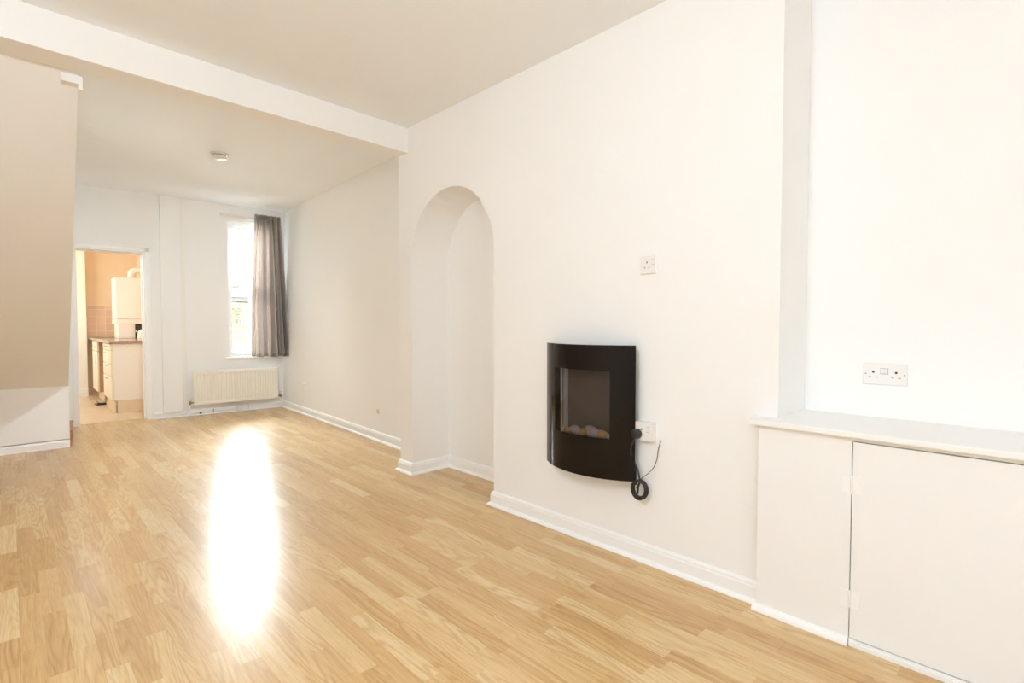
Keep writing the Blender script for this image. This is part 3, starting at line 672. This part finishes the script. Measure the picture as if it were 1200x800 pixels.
# rear spotlight and kitchen light, both unseen and added for fill
rl_ = empty('added_spotlight', (.80, 3.80, HR), 0, 'added small white ceiling spotlight, out of view close behind the beam', 'spotlight')  # hidden by the beam, added to brighten the back half
b = MB(); b.lathe([(.045, 0), (.045, -.015), (.038, -.02)], 32); b.build('base', 'plastic', rl_, smooth=True)
b = MB(); b.tube([(0, 0, -.018), (0, 0, -.06)], .006, 10); b.build('stem', 'plastic', rl_)
b = MB(); b.tube([(0, -.05, -.055), (0, -.045, -.058), (.003, .0, -.078), (.004, .018, -.086)], [.020, .030, .034, .036], 24, cap=False); b.build('lamp_head', 'plastic', rl_, smooth=True)
kl = empty('added_kitchen_light', (.62, 7.98, 2.33), 0, 'added round kitchen ceiling light, out of view above the doorway view', 'ceiling light')  # no fitting in view here, added to light the kitchen
b = MB(); b.lathe([(.11, 0), (.11, -.02), (.09, -.045), (.05, -.06), (.005, -.062)], 32); b.build('shade', 'filament', kl, smooth=True)

# ------------------------------------------------------------------ outside the back window
b = MB(); b.box(-9, 12, 7.9+2.96, 24, -.25, -.2); b.box(1.7, 12, 7.6, 10.87, -.25, -.2); b.build('ground', 'paving', kind='structure')
b = MB(); b.box(0, 5.2, 0, .22, -.2, 1.50); b.add([(0,0,1.5),(5.2,0,1.5),(5.2,.22,1.5),(0,.22,1.5),(0,0,1.66),(5.2,0,1.44),(5.2,.22,1.44),(0,.22,1.66)], [(4,5,6,7),(0,1,5,4),(2,3,7,6),(3,0,4,7)])
o = b.build('yard_wall', 'brick', loc=(1.9, 11.6, 0)); tag(o, 'weathered brick yard wall seen through the window', 'wall')
hs = empty('outbuilding', (5.0, 17.0, -.2), 0, 'pale outbuilding with grey roof beyond the yard wall', 'building')
b = MB(); b.box(-4, 3, 0, 3, 0, 2.2); b.build('wall', 'render', hs)
b = MB(); b.prism([(-.25, 2.15), (3.2, 2.15), (1.5, 2.75)], lambda p, q, t: (t, p, q), -4.2, 3.2); b.build('roof', 'slate', hs)
sp = MB(); rg = random.Random(9)
for k in range(60):
    c = Vector((rg.gauss(0, .07), rg.gauss(-.03, .03), rg.gauss(0, .09))); a = rg.uniform(0, 6.3); s = rg.uniform(.02, .04)
    dx = Vector((math.cos(a), .4*math.sin(a), math.sin(a)))*s; dz = Vector((-math.sin(a)*.6, .5, math.cos(a)))*s*.5
    sp.add([c-dx, c+dz, c+dx, c-dz], [(0, 1, 2, 3)])
vi = empty('climbing_plant', (3.29, 11.57, 1.34), 0, 'green sprig growing on the yard wall outside the window', 'plant')
sp.build('leaves', 'leaf', vi, recalc=False)
b = MB(); b.tube(smoothpath([(.0, .02, -.35), (.03, .01, -.2), (-.02, .0, -.08), (.02, -.01, .06)]), .008, 8); b.build('stem', 'wood_step', vi)

# ------------------------------------------------------------------ light
wd = bpy.data.worlds.new('overcast_sky'); S.world = wd; wd.use_nodes = True
bg = wd.node_tree.nodes['Background']; bg.inputs[0].default_value = (.85, 1.0, 1.15, 1); bg.inputs[1].default_value = 5.0
def area(name, loc, tgt, sx, sy, power, col=(1, .97, .93)):
    l = bpy.data.lights.new(name, 'AREA'); l.shape = 'RECTANGLE'; l.size = sx; l.size_y = sy; l.energy = power; l.color = col
    o = bpy.data.objects.new(name, l); COL.objects.link(o); o.location = loc
    o.rotation_euler = (Vector(tgt)-Vector(loc)).to_track_quat('-Z', 'Y').to_euler(); return o
#area('front_window_daylight', (.35, YF-.25, 1.5), (.35, 5, 1.2), 2.6, 1.7, 150, (.95, 1, 1.03))
area('back_window_daylight', E(1.95, 3.2, 3.1), E(1.1, -1, 1.2), 3.0, 3.4, 4300, (.88, 1, 1.10))
#area('sunlit_yard_bounce', E(1.155, .9, .1), E(1.0, -2.0, 2.7), 1.2, 1.0, 30, (.93, 1, 1.04))
area('kitchen_window_daylight', (-.8, 9.5, 1.55), (1, 9.9, 1.2), 1.1, 1.0, 60, (1, .99, .93))
def point(name, loc, power, r, col):
    l = bpy.data.lights.new(name, 'POINT'); l.energy = power; l.shadow_soft_size = r; l.color = col
    o = bpy.data.objects.new(name, l); COL.objects.link(o); o.location = loc; return o
point('added_kitchen_lamp', (.62, 7.98, 2.14), 22, .08, (.86, 1, 1.12))  # fill lamp for the added kitchen fitting

point('added_pendant_bulb', (-.55, .8, 2.12), 68, .12, (.88, 1, 1.13))  # fill lamp for the added pendant
l_ = bpy.data.lights.new('added_rear_spot', 'SPOT'); l_.energy = 110; l_.spot_size = math.radians(88); l_.spot_blend = 1.; l_.shadow_soft_size = .035; l_.color = (.90, 1, 1.08)  # added spot that lifts the end wall, hidden behind the beam
lo_ = bpy.data.objects.new('added_rear_spot', l_); COL.objects.link(lo_); lo_.location = (.805, 3.85, 2.59); lo_.rotation_euler = (Vector((1.3, 7.4, .2)) - Vector(lo_.location)).to_track_quat('-Z', 'Y').to_euler()
# ------------------------------------------------------------------ camera
cam = bpy.data.cameras.new('camera'); co = bpy.data.objects.new('camera', cam); COL.objects.link(co); S.camera = co
cam.sensor_width = 36; cam.lens = 608/1200*36; cam.clip_start = .02
th = math.atan(588/608); p = math.atan(20/608)
co.location = (0, 0, 1.14)
fwd = Vector((math.sin(th)*math.cos(p), math.cos(th)*math.cos(p), -math.sin(p)))
co.rotation_euler = fwd.to_track_quat('-Z', 'Y').to_euler()

vs_ = S.view_settings; vs_.view_transform = 'Standard'; vs_.look = 'None'; vs_.gamma = 1; vs_.use_curve_mapping = False; vs_.exposure = .12
S.cycles.max_bounces = 16; S.cycles.diffuse_bounces = 12; S.cycles.sample_clamp_indirect = 6
